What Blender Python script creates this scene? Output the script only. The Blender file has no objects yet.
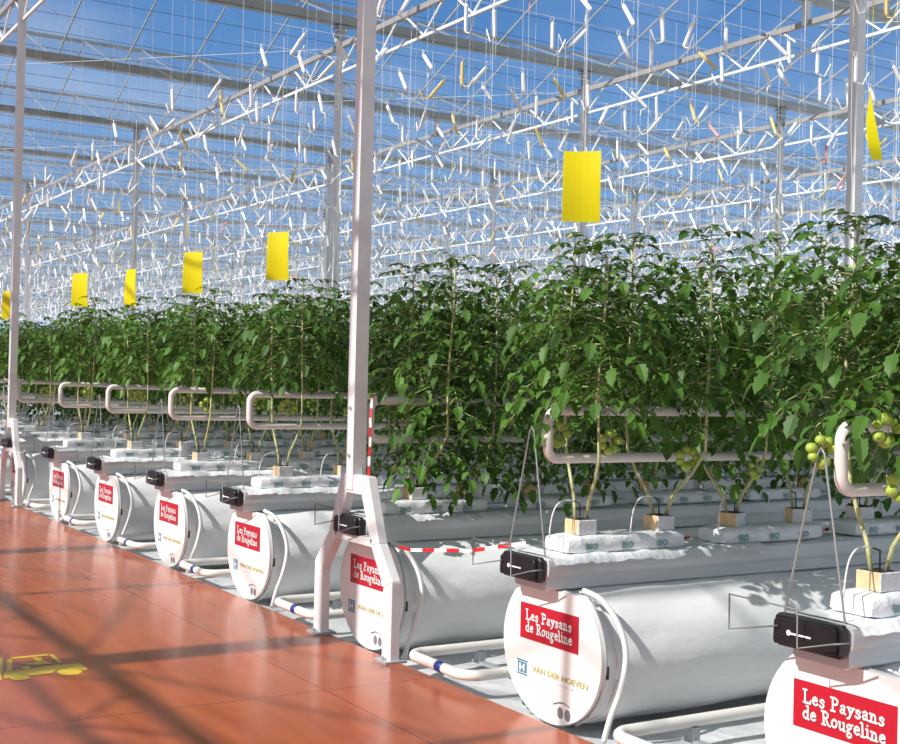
import bpy, math, random
from mathutils import Vector, Matrix
random.seed(7)
PI = math.pi
scene = bpy.context.scene
col = scene.collection
R = math.radians

# ------------------------------------------------------------------ materials
def nodes_of(name):
    m = bpy.data.materials.new(name); m.use_nodes = True
    nt = m.node_tree
    return m, nt, nt.nodes['Principled BSDF'], nt.nodes['Material Output']

def mat(name, c, rough=.5, metal=0., noise=0., nscale=8., bump=0., bscale=20., spec=.5, trans=0., coat=0., stretch=None):
    m, nt, b, out = nodes_of(name)
    b.inputs['Base Color'].default_value = (*c, 1)
    b.inputs['Roughness'].default_value = rough
    b.inputs['Metallic'].default_value = metal
    b.inputs['Specular IOR Level'].default_value = spec
    b.inputs['Coat Weight'].default_value = coat
    tc = nt.nodes.new('ShaderNodeTexCoord')
    src = tc.outputs['Object']
    if stretch:
        mp = nt.nodes.new('ShaderNodeMapping'); mp.inputs['Scale'].default_value = stretch
        nt.links.new(src, mp.inputs['Vector']); src = mp.outputs['Vector']
    if noise:
        n = nt.nodes.new('ShaderNodeTexNoise'); n.inputs['Scale'].default_value = nscale; n.inputs['Detail'].default_value = 5
        nt.links.new(src, n.inputs['Vector'])
        r = nt.nodes.new('ShaderNodeValToRGB')
        r.color_ramp.elements[0].position = .3; r.color_ramp.elements[1].position = .7
        r.color_ramp.elements[0].color = (*[max(0, x*(1-noise)) for x in c], 1)
        r.color_ramp.elements[1].color = (*[min(1, x*(1+noise)) for x in c], 1)
        nt.links.new(n.outputs['Fac'], r.inputs['Fac']); nt.links.new(r.outputs['Color'], b.inputs['Base Color'])
    if bump:
        n2 = nt.nodes.new('ShaderNodeTexNoise'); n2.inputs['Scale'].default_value = bscale; n2.inputs['Detail'].default_value = 4
        nt.links.new(src, n2.inputs['Vector'])
        bp = nt.nodes.new('ShaderNodeBump'); bp.inputs['Strength'].default_value = bump; bp.inputs['Distance'].default_value = .02
        nt.links.new(n2.outputs['Fac'], bp.inputs['Height']); nt.links.new(bp.outputs['Normal'], b.inputs['Normal'])
    if trans:
        t = nt.nodes.new('ShaderNodeBsdfTranslucent'); t.inputs['Color'].default_value = (*[min(1, x*1.5) for x in c], 1)
        mx = nt.nodes.new('ShaderNodeMixShader'); mx.inputs['Fac'].default_value = trans
        nt.links.new(b.outputs[0], mx.inputs[1]); nt.links.new(t.outputs[0], mx.inputs[2]); nt.links.new(mx.outputs[0], out.inputs['Surface'])
    return m

def leaf_mat(name, c1, c2):
    m, nt, b, out = nodes_of(name)
    b.inputs['Roughness'].default_value = .5
    b.inputs['Specular IOR Level'].default_value = .32
    tc = nt.nodes.new('ShaderNodeTexCoord'); oi = nt.nodes.new('ShaderNodeObjectInfo')
    n = nt.nodes.new('ShaderNodeTexNoise'); n.inputs['Scale'].default_value = 5; n.inputs['Detail'].default_value = 3
    nt.links.new(tc.outputs['Object'], n.inputs['Vector'])
    ad = nt.nodes.new('ShaderNodeMath'); ad.operation = 'MULTIPLY_ADD'; ad.inputs[1].default_value = .3
    nt.links.new(oi.outputs['Random'], ad.inputs[0]); nt.links.new(n.outputs['Fac'], ad.inputs[2])
    r = nt.nodes.new('ShaderNodeValToRGB')
    r.color_ramp.elements[0].position = .35; r.color_ramp.elements[1].position = .95
    r.color_ramp.elements[0].color = (*c1, 1); r.color_ramp.elements[1].color = (*c2, 1)
    nt.links.new(ad.outputs[0], r.inputs['Fac']); nt.links.new(r.outputs['Color'], b.inputs['Base Color'])
    t = nt.nodes.new('ShaderNodeBsdfTranslucent')
    mxc = nt.nodes.new('ShaderNodeMix'); mxc.data_type = 'RGBA'; mxc.inputs['Factor'].default_value = .5
    nt.links.new(r.outputs['Color'], mxc.inputs['A']); mxc.inputs['B'].default_value = (.22, .42, .05, 1)
    nt.links.new(mxc.outputs['Result'], t.inputs['Color'])
    mx = nt.nodes.new('ShaderNodeMixShader'); mx.inputs['Fac'].default_value = .22
    nt.links.new(b.outputs[0], mx.inputs[1]); nt.links.new(t.outputs[0], mx.inputs[2]); nt.links.new(mx.outputs[0], out.inputs['Surface'])
    return m

M = {}
M['white_steel'] = mat('white_steel', (.80, .79, .80), .38, noise=.05, nscale=12)
M['web_steel'] = mat('web_steel', (.85, .86, .88), .4)
M['galv'] = mat('galvanised_steel', (.42, .45, .47), .45, metal=.3, noise=.12, nscale=3)
M['chord'] = mat('truss_chord_steel', (.38, .37, .37), .42, metal=.1, noise=.1, nscale=4)
M['wire'] = mat('wire_steel', (.34, .35, .35), .4, metal=.3)
M['bracket'] = mat('bracket_steel', (.20, .20, .20), .45, metal=.3)
M['dark_wire'] = mat('dark_wire', (.08, .10, .14), .6)
M['pale_wire'] = mat('pale_wire', (.75, .77, .8), .5)
M['film'] = mat('duct_film', (.82, .84, .85), .33, bump=.6, bscale=6, noise=.04, nscale=4, stretch=(1.2, .5, 1.2))
M['film2'] = mat('slab_film', (.80, .82, .85), .38, bump=.9, bscale=14, noise=.05, nscale=9)
M['gutter'] = mat('gutter_white', (.66, .69, .71), .33, bump=.25, bscale=20, noise=.08, nscale=5, stretch=(1, .3, 1))
M['disc'] = mat('disc_white', (.93, .92, .91), .4)
M['rim'] = mat('disc_rim', (.45, .46, .48), .5)
M['ground'] = mat('ground_film', (.60, .62, .64), .5, noise=.18, nscale=3, bump=1., bscale=7)
M['pipe'] = mat('pipe_paint', (.80, .78, .74), .4, noise=.06, nscale=6)
M['hoop'] = mat('hoop_paint', (.82, .77, .74), .4, noise=.05, nscale=6)
M['blue'] = mat('blue_band', (.02, .04, .28), .4)
M['black'] = mat('black_plastic', (.010, .009, .012), .45, noise=.3, nscale=20)
M['black2'] = mat('black_plastic_edge', (.03, .027, .032), .4)
M['hose'] = mat('hose_white', (.83, .83, .83), .35)
M['green'] = mat('valve_green', (.01, .12, .07), .4)
M['red'] = mat('sign_red', (.50, .010, .028), .42, noise=.06, nscale=30)
M['letter'] = mat('letter_white', (.95, .93, .93), .5)
M['shade'] = mat('letter_outline', (.12, .0, .02), .5)
M['gold'] = mat('company_gold', (.50, .44, .14), .5)
M['pale'] = mat('company_pale', (.68, .70, .80), .5)
M['teal'] = mat('company_teal', (.07, .25, .38), .5)
M['grey'] = mat('vent_grey', (.22, .22, .24), .6)
M['print'] = mat('slab_print', (.22, .38, .38), .5)
M['cube_card'] = mat('cube_card', (.72, .52, .30), .7, noise=.15, nscale=30)
M['cube_foil'] = mat('cube_foil', (.72, .72, .74), .35, bump=.6, bscale=40)
M['peat'] = mat('cube_peat', (.05, .04, .035), .9, noise=.4, nscale=60)
M['stem'] = mat('stem_green', (.50, .52, .26), .6, noise=.35, nscale=25)
M['leaf'] = leaf_mat('tomato_leaf', (.014, .050, .010), (.125, .28, .038))
M['tomato'] = mat('green_tomato', (.36, .50, .07), .25, noise=.2, nscale=14, spec=.6)
M['trap'] = mat('sticky_yellow', (.93, .80, .005), .4, trans=.35)
M['twine'] = mat('twine_white', (.92, .92, .93), .6)
M['hookY'] = mat('twine_yellow', (.78, .62, .26), .6)
M['hookP'] = mat('twine_pink', (.85, .40, .36), .6)
M['tapeR'] = mat('tape_red', (.60, .02, .03), .45)
M['tapeW'] = mat('tape_white', (.85, .83, .83), .45)
M['paint'] = mat('floor_yellow', (.72, .50, .03), .35, noise=.12, nscale=25)

# tomatoes a bit varied, path floor
def floor_mat():
    m, nt, b, out = nodes_of('red_epoxy_floor')
    L = nt.links
    tc = nt.nodes.new('ShaderNodeTexCoord')
    n = nt.nodes.new('ShaderNodeTexNoise'); n.inputs['Scale'].default_value = .9; n.inputs['Detail'].default_value = 6
    n2 = nt.nodes.new('ShaderNodeTexNoise'); n2.inputs['Scale'].default_value = 7; n2.inputs['Detail'].default_value = 6
    mp = nt.nodes.new('ShaderNodeMapping'); mp.inputs['Scale'].default_value = (.25, 1.4, 1)
    L.new(tc.outputs['Object'], mp.inputs['Vector']); L.new(mp.outputs[0], n2.inputs['Vector'])
    L.new(tc.outputs['Object'], n.inputs['Vector'])
    a = nt.nodes.new('ShaderNodeMath'); a.operation = 'MULTIPLY_ADD'; a.inputs[1].default_value = .6
    L.new(n2.outputs['Fac'], a.inputs[0])
    s = nt.nodes.new('ShaderNodeMath'); s.operation = 'MULTIPLY'; s.inputs[1].default_value = .5
    L.new(n.outputs['Fac'], s.inputs[0]); L.new(s.outputs[0], a.inputs[2])
    r = nt.nodes.new('ShaderNodeValToRGB')
    e = r.color_ramp.elements
    e[0].position = .35; e[0].color = (.34, .070, .022, 1)
    e[1].position = .75; e[1].color = (.50, .125, .045, 1)
    L.new(a.outputs[0], r.inputs['Fac'])
    # joint line along the path and joints across it
    sep = nt.nodes.new('ShaderNodeSeparateXYZ'); L.new(tc.outputs['Object'], sep.inputs[0])
    def line(sock, off, period, w):
        ad = nt.nodes.new('ShaderNodeMath'); ad.operation = 'ADD'; ad.inputs[1].default_value = off; L.new(sock, ad.inputs[0])
        pg = nt.nodes.new('ShaderNodeMath'); pg.operation = 'PINGPONG'; pg.inputs[1].default_value = period/2; L.new(ad.outputs[0], pg.inputs[0])
        lt = nt.nodes.new('ShaderNodeMath'); lt.operation = 'LESS_THAN'; lt.inputs[1].default_value = w; L.new(pg.outputs[0], lt.inputs[0])
        return lt.outputs[0]
    l1 = line(sep.outputs['Y'], .62, 3.0, .0035); l2 = line(sep.outputs['X'], 2.2, 5.0, .0035)
    mxm = nt.nodes.new('ShaderNodeMath'); mxm.operation = 'MAXIMUM'; L.new(l1, mxm.inputs[0]); L.new(l2, mxm.inputs[1])
    mx = nt.nodes.new('ShaderNodeMix'); mx.data_type = 'RGBA'
    L.new(mxm.outputs[0], mx.inputs['Factor']); L.new(r.outputs['Color'], mx.inputs['A']); mx.inputs['B'].default_value = (.20, .035, .02, 1)
    L.new(mx.outputs['Result'], b.inputs['Base Color'])
    rr = nt.nodes.new('ShaderNodeMapRange'); rr.inputs['To Min'].default_value = .12; rr.inputs['To Max'].default_value = .32
    L.new(n2.outputs['Fac'], rr.inputs['Value']); L.new(rr.outputs[0], b.inputs['Roughness'])
    b.inputs['Specular IOR Level'].default_value = .5
    bp = nt.nodes.new('ShaderNodeBump'); bp.inputs['Strength'].default_value = .12; bp.inputs['Distance'].default_value = .01
    L.new(n2.outputs['Fac'], bp.inputs['Height']); L.new(bp.outputs[0], b.inputs['Normal'])
    return m
M['floor'] = floor_mat()

def glass_mat():
    m = bpy.data.materials.new('roof_glass'); m.use_nodes = True
    nt = m.node_tree; nt.nodes.clear(); L = nt.links
    out = nt.nodes.new('ShaderNodeOutputMaterial')
    t = nt.nodes.new('ShaderNodeBsdfTransparent'); t.inputs['Color'].default_value = (.95, .97, .98, 1)
    g = nt.nodes.new('ShaderNodeBsdfGlossy'); g.inputs['Roughness'].default_value = .08
    d = nt.nodes.new('ShaderNodeBsdfTranslucent'); d.inputs['Color'].default_value = (.9, .92, .95, 1)
    tc = nt.nodes.new('ShaderNodeTexCoord')
    n = nt.nodes.new('ShaderNodeTexNoise'); n.inputs['Scale'].default_value = .7; n.inputs['Detail'].default_value = 4
    L.new(tc.outputs['Object'], n.inputs['Vector'])
    mr = nt.nodes.new('ShaderNodeMapRange'); mr.inputs['From Min'].default_value = .45; mr.inputs['From Max'].default_value = .8
    mr.inputs['To Min'].default_value = .01; mr.inputs['To Max'].default_value = .07
    L.new(n.outputs['Fac'], mr.inputs['Value'])
    lw = nt.nodes.new('ShaderNodeLayerWeight'); lw.inputs['Blend'].default_value = .5
    pw = nt.nodes.new('ShaderNodeMath'); pw.operation = 'POWER'; pw.inputs[1].default_value = 5; L.new(lw.outputs['Facing'], pw.inputs[0])
    f = nt.nodes.new('ShaderNodeMath'); f.operation = 'MULTIPLY_ADD'; f.inputs[1].default_value = .35; f.inputs[2].default_value = .025; L.new(pw.outputs[0], f.inputs[0])
    mx = nt.nodes.new('ShaderNodeMixShader'); mx2 = nt.nodes.new('ShaderNodeMixShader')
    L.new(mr.outputs[0], mx.inputs['Fac']); L.new(t.outputs[0], mx.inputs[1]); L.new(d.outputs[0], mx.inputs[2])
    L.new(f.outputs[0], mx2.inputs['Fac']); L.new(mx.outputs[0], mx2.inputs[1]); L.new(g.outputs[0], mx2.inputs[2])
    L.new(mx2.outputs[0], out.inputs['Surface'])
    return m
M['glass'] = glass_mat()

# ------------------------------------------------------------------ mesh builder
class MB:
    def __init__(s): s.v = []; s.f = []; s.mi = []; s.cur = 0
    def face(s, ids): s.f.append(ids); s.mi.append(s.cur)
    def box(s, c, d, rot=None):
        b = len(s.v)
        for x in (-.5, .5):
            for y in (-.5, .5):
                for z in (-.5, .5):
                    q = Vector((x*d[0], y*d[1], z*d[2]))
                    if rot: q = rot @ q
                    s.v.append((c[0]+q.x, c[1]+q.y, c[2]+q.z))
        for q in ((0, 1, 3, 2), (4, 6, 7, 5), (0, 4, 5, 1), (2, 3, 7, 6), (0, 2, 6, 4), (1, 5, 7, 3)):
            s.face(tuple(b+i for i in q))
    def tube(s, pts, r, n=6, cap=True, closed=False):
        pts = [Vector(p) for p in pts]
        rs = r if isinstance(r, (list, tuple)) else [r]*len(pts)
        b = len(s.v); N = len(pts); prev = None
        for i, p in enumerate(pts):
            if closed: t = pts[(i+1) % N]-pts[i-1]
            elif i == 0: t = pts[1]-p
            elif i == N-1: t = p-pts[i-1]
            else: t = (pts[i+1]-p).normalized()+(p-pts[i-1]).normalized()
            if t.length < 1e-9: t = Vector((0, 0, 1))
            t.normalize()
            if prev is None:
                a = Vector((0, 0, 1)) if abs(t.z) < .9 else Vector((1, 0, 0))
                u = t.cross(a).normalized()
            else:
                u = prev-t*prev.dot(t)
                u = u.normalized() if u.length > 1e-6 else t.orthogonal().normalized()
            prev = u; w = t.cross(u)
            for k in range(n):
                a = 2*PI*k/n
                q = p+(u*math.cos(a)+w*math.sin(a))*rs[i]
                s.v.append(tuple(q))
        for i in range(N if closed else N-1):
            j = (i+1) % N
            for k in range(n):
                s.face((b+i*n+k, b+i*n+(k+1) % n, b+j*n+(k+1) % n, b+j*n+k))
        if cap and not closed:
            s.face(tuple(b+k for k in range(n-1, -1, -1))); s.face(tuple(b+(N-1)*n+k for k in range(n)))
    def bar(s, a, b_, w, h=None):
        """square bar between two points"""
        a = Vector(a); b_ = Vector(b_); d = b_-a; L = d.length; d.normalize()
        up = Vector((0, 0, 1)) if abs(d.z) < .95 else Vector((0, 1, 0))
        x = d.cross(up).normalized(); z = x.cross(d)
        rot = Matrix((x, d, z)).transposed()
        s.box((a+b_)/2, (w, L, h or w), rot)
    def prism(s, poly, y0, y1):
        """polygon in x,z extruded along y"""
        b = len(s.v); n = len(poly)
        for y in (y0, y1):
            for x, z in poly: s.v.append((x, y, z))
        s.face(tuple(range(b, b+n))); s.face(tuple(range(b+2*n-1, b+n-1, -1)))
        for i in range(n):
            j = (i+1) % n
            s.face((b+j, b+i, b+n+i, b+n+j))
    def flat(s, poly, z=0):
        b = len(s.v)
        for p in poly: s.v.append((p[0], p[1], z))
        s.face(tuple(range(b, b+len(poly))))
    def build(s, name, mats, parent=None, smooth=False, loc=None):
        me = bpy.data.meshes.new(name); me.from_pydata(s.v, [], s.f); me.update()
        if not isinstance(mats, (list, tuple)): mats = [mats]
        for m in mats: me.materials.append(m)
        if len(mats) > 1: me.polygons.foreach_set('material_index', s.mi)
        if smooth: me.polygons.foreach_set('use_smooth', [True]*len(me.polygons))
        me.validate()
        o = bpy.data.objects.new(name, me); col.objects.link(o)
        if parent: o.parent = parent
        if loc: o.location = loc
        return o

def shade(o, ang=40):
    me = o.data
    me.polygons.foreach_set('use_smooth', [True]*len(me.polygons))
    import bmesh
    bm = bmesh.new(); bm.from_mesh(me)
    for e in bm.edges:
        if len(e.link_faces) == 2 and e.calc_face_angle(0) > R(ang): e.smooth = False
    bm.to_mesh(me); bm.free()
    return o

def bevel(o, w=.003, seg=2):
    m = o.modifiers.new('b', 'BEVEL'); m.width = w; m.segments = seg; m.limit_method = 'ANGLE'
    return o

def empty(name, loc=(0, 0, 0), rz=0):
    o = bpy.data.objects.new(name, None); col.objects.link(o); o.location = loc; o.rotation_euler = (0, 0, rz)
    o.empty_display_size = .1
    return o
def tag(o, label=None, cat=None, group=None, kind=None):
    if label: o['label'] = label
    if cat: o['category'] = cat
    if group: o['group'] = group
    if kind: o['kind'] = kind
    return o
def kids(o): return KID.get(o.name, [])
KID = {}
def freeze(o):
    """remember the children of a prototype"""
    KID[o.name] = [c for c in bpy.data.objects if c.parent == o]
    for c in KID[o.name]: freeze(c)
def copy_tree(o, parent=None):
    c = o.copy(); col.objects.link(c)
    if parent: c.parent = parent
    for ch in kids(o): copy_tree(ch, c)
    return c

ORD = ['frontmost', 'second', 'third', 'fourth', 'fifth', 'sixth', 'seventh', 'eighth', 'ninth', 'tenth', 'eleventh', 'twelfth', 'thirteenth', 'fourteenth', 'fifteenth', 'sixteenth', 'seventeenth', 'eighteenth', 'nineteenth', 'twentieth']
def nth(i):
    if i < len(ORD): return ORD[i] if i else 'first'
    t = ['twenty', 'thirty', 'forty', 'fifty'][(i+1)//10-2]; k = (i+1) % 10
    if k == 0: return {'twenty': 'twentieth', 'thirty': 'thirtieth', 'forty': 'fortieth', 'fifty': 'fiftieth'}[t]
    return t+'-'+(['first', 'second', 'third', 'fourth', 'fifth', 'sixth', 'seventh', 'eighth', 'ninth'][k-1])
def row_word(n): return ORD[n]

# ------------------------------------------------------------------ camera
cr = Vector((0.52280762, 0.85211826, 0.02380468)); cu = Vector((-0.00577102, -0.02438636, 0.99968595)); cd = Vector((-0.85243116, 0.52278081, 0.00783178))
CP = Vector((2.91838734, -3.14124146, 1.39753797)); FPX = 1262.8865
cam = bpy.data.cameras.new('camera'); co = bpy.data.objects.new('camera', cam); col.objects.link(co)
cam.sensor_fit = 'HORIZONTAL'; cam.sensor_width = 36; cam.lens = 36*FPX/900; cam.clip_end = 400
co.matrix_world = Matrix(((cr.x, cu.x, -cd.x, CP.x), (cr.y, cu.y, -cd.y, CP.y), (cr.z, cu.z, -cd.z, CP.z), (0, 0, 0, 1)))
scene.camera = co
def px(P):
    q = Vector(P)-CP; z = q.dot(cd)
    if z < .1: return (-9999, -9999, z)
    return (450+FPX*q.dot(cr)/z, 372-FPX*q.dot(cu)/z, z)
def seen(P, m=60):
    a = px(P); return a[2] > .1 and -m < a[0] < 900+m and -m < a[1] < 744+m

# ------------------------------------------------------------------ setting
mb = MB(); mb.box((-24, -4.55, -.1), (68, 9.0, .2))
tag(mb.build('floor', M['floor']), 'glossy red epoxy concrete path along the ends of the crop rows', kind='structure')
mb = MB(); nx, ny = 90, 80
random.seed(3)
for i in range(nx+1):
    for j in range(ny+1):
        t = j/ny
        mb.v.append((10-70*(i/nx)**1.0, -.048+66*t**1.8, -.045+random.uniform(-.006, .006)))
for i in range(nx):
    for j in range(ny):
        a = i*(ny+1)+j; mb.face((a, a+1, a+ny+2, a+ny+1))
tag(mb.build('ground_floor', M['ground'], smooth=True), 'pale ground film under the crop rows', kind='structure')

# painted vehicle marking on the path
marks = dict(
 body=[(-3.136, -1.813), (-3.163, -1.793), (-3.165, -1.691), (-3.197, -1.57), (-3.177, -1.447), (-3.111, -1.444), (-3.041, -1.447), (-3.035, -1.472), (-3.084, -1.485), (-3.12, -1.528), (-3.108, -1.572), (-3.041, -1.615), (-3.034, -1.712), (-3.073, -1.743), (-3.075, -1.787), (-3.029, -1.817), (-3.037, -1.832)],
 screen=[(-3.435, -1.532), (-3.445, -1.511), (-3.238, -1.518), (-3.228, -1.536)],
 roof=[(-3.452, -1.715), (-3.455, -1.533), (-3.42, -1.531), (-3.416, -1.707)],
 rear=[(-3.421, -1.734), (-3.411, -1.713), (-3.176, -1.767), (-3.163, -1.793)],
 mast=[(-3.48, -1.802), (-3.467, -1.745), (-3.009, -1.848), (-2.999, -1.9)],
 driver=[(-3.395, -1.622), (-3.389, -1.581), (-3.337, -1.586), (-3.232, -1.562), (-3.238, -1.602), (-3.242, -1.637), (-3.28, -1.701), (-3.301, -1.691), (-3.289, -1.626), (-3.351, -1.617)],
 seat=[(-3.226, -1.713), (-3.241, -1.674), (-3.17, -1.685), (-3.183, -1.713)],
 wheel=[(-3.011, -1.484), (-2.978, -1.501), (-2.961, -1.527), (-2.964, -1.556), (-2.986, -1.579), (-3.021, -1.591), (-3.061, -1.589), (-3.095, -1.573), (-3.113, -1.546), (-3.11, -1.517), (-3.087, -1.493), (-3.051, -1.481)],
 wheel2=[(-2.997, -1.725), (-2.973, -1.737), (-2.961, -1.757), (-2.964, -1.78), (-2.981, -1.799), (-3.008, -1.81), (-3.038, -1.81), (-3.062, -1.798), (-3.075, -1.778), (-3.072, -1.755), (-3.054, -1.736), (-3.027, -1.725)])
mb = MB()
for k, pl in marks.items(): mb.flat(pl, .0015)
tag(mb.build('floor_marking', M['paint']), 'yellow painted forklift symbol on the red path', 'floor marking')

# ---- roof structure
TY = [-.07+3.78*k for k in range(-3, 17)]
X0 = -3.015
def truss(k, Y):
    mb = MB()
    xa, xb = 13, -99
    mb.cur = 0
    mb.box(((xa+xb)/2, Y, 5.475), (xa-xb, .055, .06))
    mb.cur = 1
    mb.box(((xa+xb)/2, Y, 5.15), (xa-xb, .03, .03))
    x = X0+12+.05
    while x > xb:
        mb.bar((x, Y, 5.16), (x+.39, Y, 5.45), .018); mb.bar((x, Y, 5.16), (x-.39, Y, 5.45), .018)
        x -= 1.0
    x = X0+16
    while x > xb:
        mb.box((x, Y, 5.6), (.07, .07, .3)); x -= 4
    o = mb.build('roof_truss', [M['chord'], M['web_steel']])
    tag(o, 'white steel lattice roof truss number %s from the path' % nth(k), kind='structure', group='lattice trusses under the glass roof')
for k, Y in enumerate(TY): truss(k, Y)

for i in range(-3, 25):
    x = X0-4*i
    poly = [(-.15, .06), (-.10, -.05), (-.05, -.065), (.05, -.065), (.10, -.05), (.15, .06), (.13, .06), (.08, -.03), (-.08, -.03), (-.13, .06)]
    mb = MB(); mb.prism([(x+a*.85, 5.78+b*.8) for a, b in poly], -14, 66)
    tag(mb.build('ceiling_gutter', M['galv']), 'grey metal rain gutter under the glass roof, %s from the front' % nth(i+3), kind='structure', group='roof gutters')
ZR, ZG = 6.62, 5.83
mb = MB()
for i in range(-3, 24):
    x = X0-4*i
    for sx in (0, 1):
        xa = x-.13 if sx == 0 else x-3.87
        b = len(mb.v)
        mb.v += [(xa, -14, ZG), (x-2, -14, ZR), (x-2, 66, ZR), (xa, 66, ZG)]
        mb.face((b, b+1, b+2, b+3))
tag(mb.build('ceiling', M['glass']), 'clear glass panes of the pitched greenhouse roof', kind='structure')
mb = MB()
for i in range(-3, 24):
    x = X0-4*i
    mb.box((x-2, 26, ZR-.02), (.06, 80, .05))
    y = -13.6
    while y < 66:
        mb.bar((x-.13, y, ZG-.01), (x-2, y, ZR-.015), .016, .022); mb.bar((x-3.87, y, ZG-.01), (x-2, y, ZR-.015), .016, .022)
        y += .93
tag(mb.build('trim_1', M['galv']), 'slender glazing bars and ridges of the roof', kind='structure')
mb = MB(); x = 8
while x > -70:
    mb.tube([(x, -4, 5.56), (x, 66, 5.56)], .0035, 3, False); x -= .8
tag(mb.build('trim_2', M['dark_wire']), 'thin dark screen wires stretched under the roof', kind='structure')
# light tie wires between trusses
mb = MB()
for k, Y in enumerate(TY[2:12]):
    for i in range(-1, 10):
        x = X0-8*i
        mb.tube([(x, Y, 5.45), (x-4, Y+3.78, 5.45)],   .004, 4, False)
        mb.tube([(x-4, Y, 5.45), (x, Y+3.78, 5.45)], .004, 4, False)
tag(mb.build('trim_3', M['web_steel']), 'crossed tie rods between the roof trusses', kind='structure')

# ---- posts
def post(i, k):
    X = X0-8*i; Y = TY[k]
    t = empty('support_post', (X, Y, 0))
    mb = MB(); zb = .82 if k == 3 else -.05
    mb.box((0, 0, (zb+5.75)/2), (.076, .076, 5.75-zb))
    mb.build('post_shaft', M['white_steel'], t)
    mb = MB(); mb.box((0, 0, 5.70), (.16, .14, .02)); mb.box((0, 0, 5.60), (.1, .1, .12)); mb.build('post_bracket', M['galv'], t)
    if k == 3:
        # spread foot straddling the duct
        c = .045
        mb = MB()
        y0, y1 = -.032, .022
        L = [(-.15, .90), (-.285, .575), (-.45, .40), (-.45, 0), (-.345, 0), (-.345, .36), (-.215, .53), (-.10, .80), (.10, .80), (.215, .53), (.335, .36), (.335, 0), (.43, 0), (.43, .40), (.285, .575), (.15, .90)]
        segs = [[(-.15, .90), (-.285, .575), (-.20, .555), (-.085, .80)], [(-.285, .575), (-.45, .40), (-.36, .36), (-.20, .555)], [(-.45, .40), (-.45, 0), (-.36, 0), (-.36, .36)],
                [(.15, .90), (.285, .575), (.20, .555), (.085, .80)], [(.285, .575), (.43, .40), (.34, .36), (.20, .555)], [(.43, .40), (.43, 0), (.34, 0), (.34, .36)],
                [(-.15, .90), (-.085, .80), (.085, .80), (.15, .90)], [(-.215, .59), (-.205, .545), (.205, .545), (.215, .59)]]
        for s_ in segs:
            mb.prism([(a+c, b) for a, b in s_], y0, y1)
        bevel(mb.build('spread_foot', M['white_steel'], t), .004, 1)
        for sx in (-.405, .385):
            mb = MB(); mb.box((sx+c, -.005, .006), (.13, .12, .012)); mb.tube([(sx+c, -.05, .012), (sx+c, -.05, .03)], .01, 6)
            mb.build('foot_plate', M['galv'], t)
        mb = MB()
        for z in (1.0, 1.25): mb.tube([(0, -.04, z), (0, -.052, z)], .009, 6)
        mb.build('bolt', M['galv'], t)
    return t
POSTS = {(0, 3): 'thick square white post on spread white foot straddling the third duct',
         (1, 3): 'square white post on spread foot beyond the seventh duct by the path',
         (0, 4): 'thick white post rising out of the leafy crop near the yellow ribbon'}
for k in range(2, 20):
    for i in range(-1, 12):
        P = (X0-8*i, TY[k], 4.0)
        if not (seen(P, 200) or seen((P[0], P[1], 2.2), 200)): continue
        if k > 12: continue
        t = post(i, k)
        lab = POSTS.get((i, k), 'slim white roof post, %s along the path from the front and %s into the crop' % (nth(i+1), nth(k-2)))
        tag(t, lab, 'post', 'white posts carrying the roof', 'structure')
ROW = {}
DX = {0: -.025, 1: .0, 2: 0, 3: -.055, 4: .035, 5: .03, 6: .07, 7: -.05}
XG = lambda n: .19-1.6*n+DX.get(n, 0)      # gutter centre
XD = lambda n: .235-1.6*n+DX.get(n, 0)+(.012 if n == 1 else 0)      # duct centre
NR = 13

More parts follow.
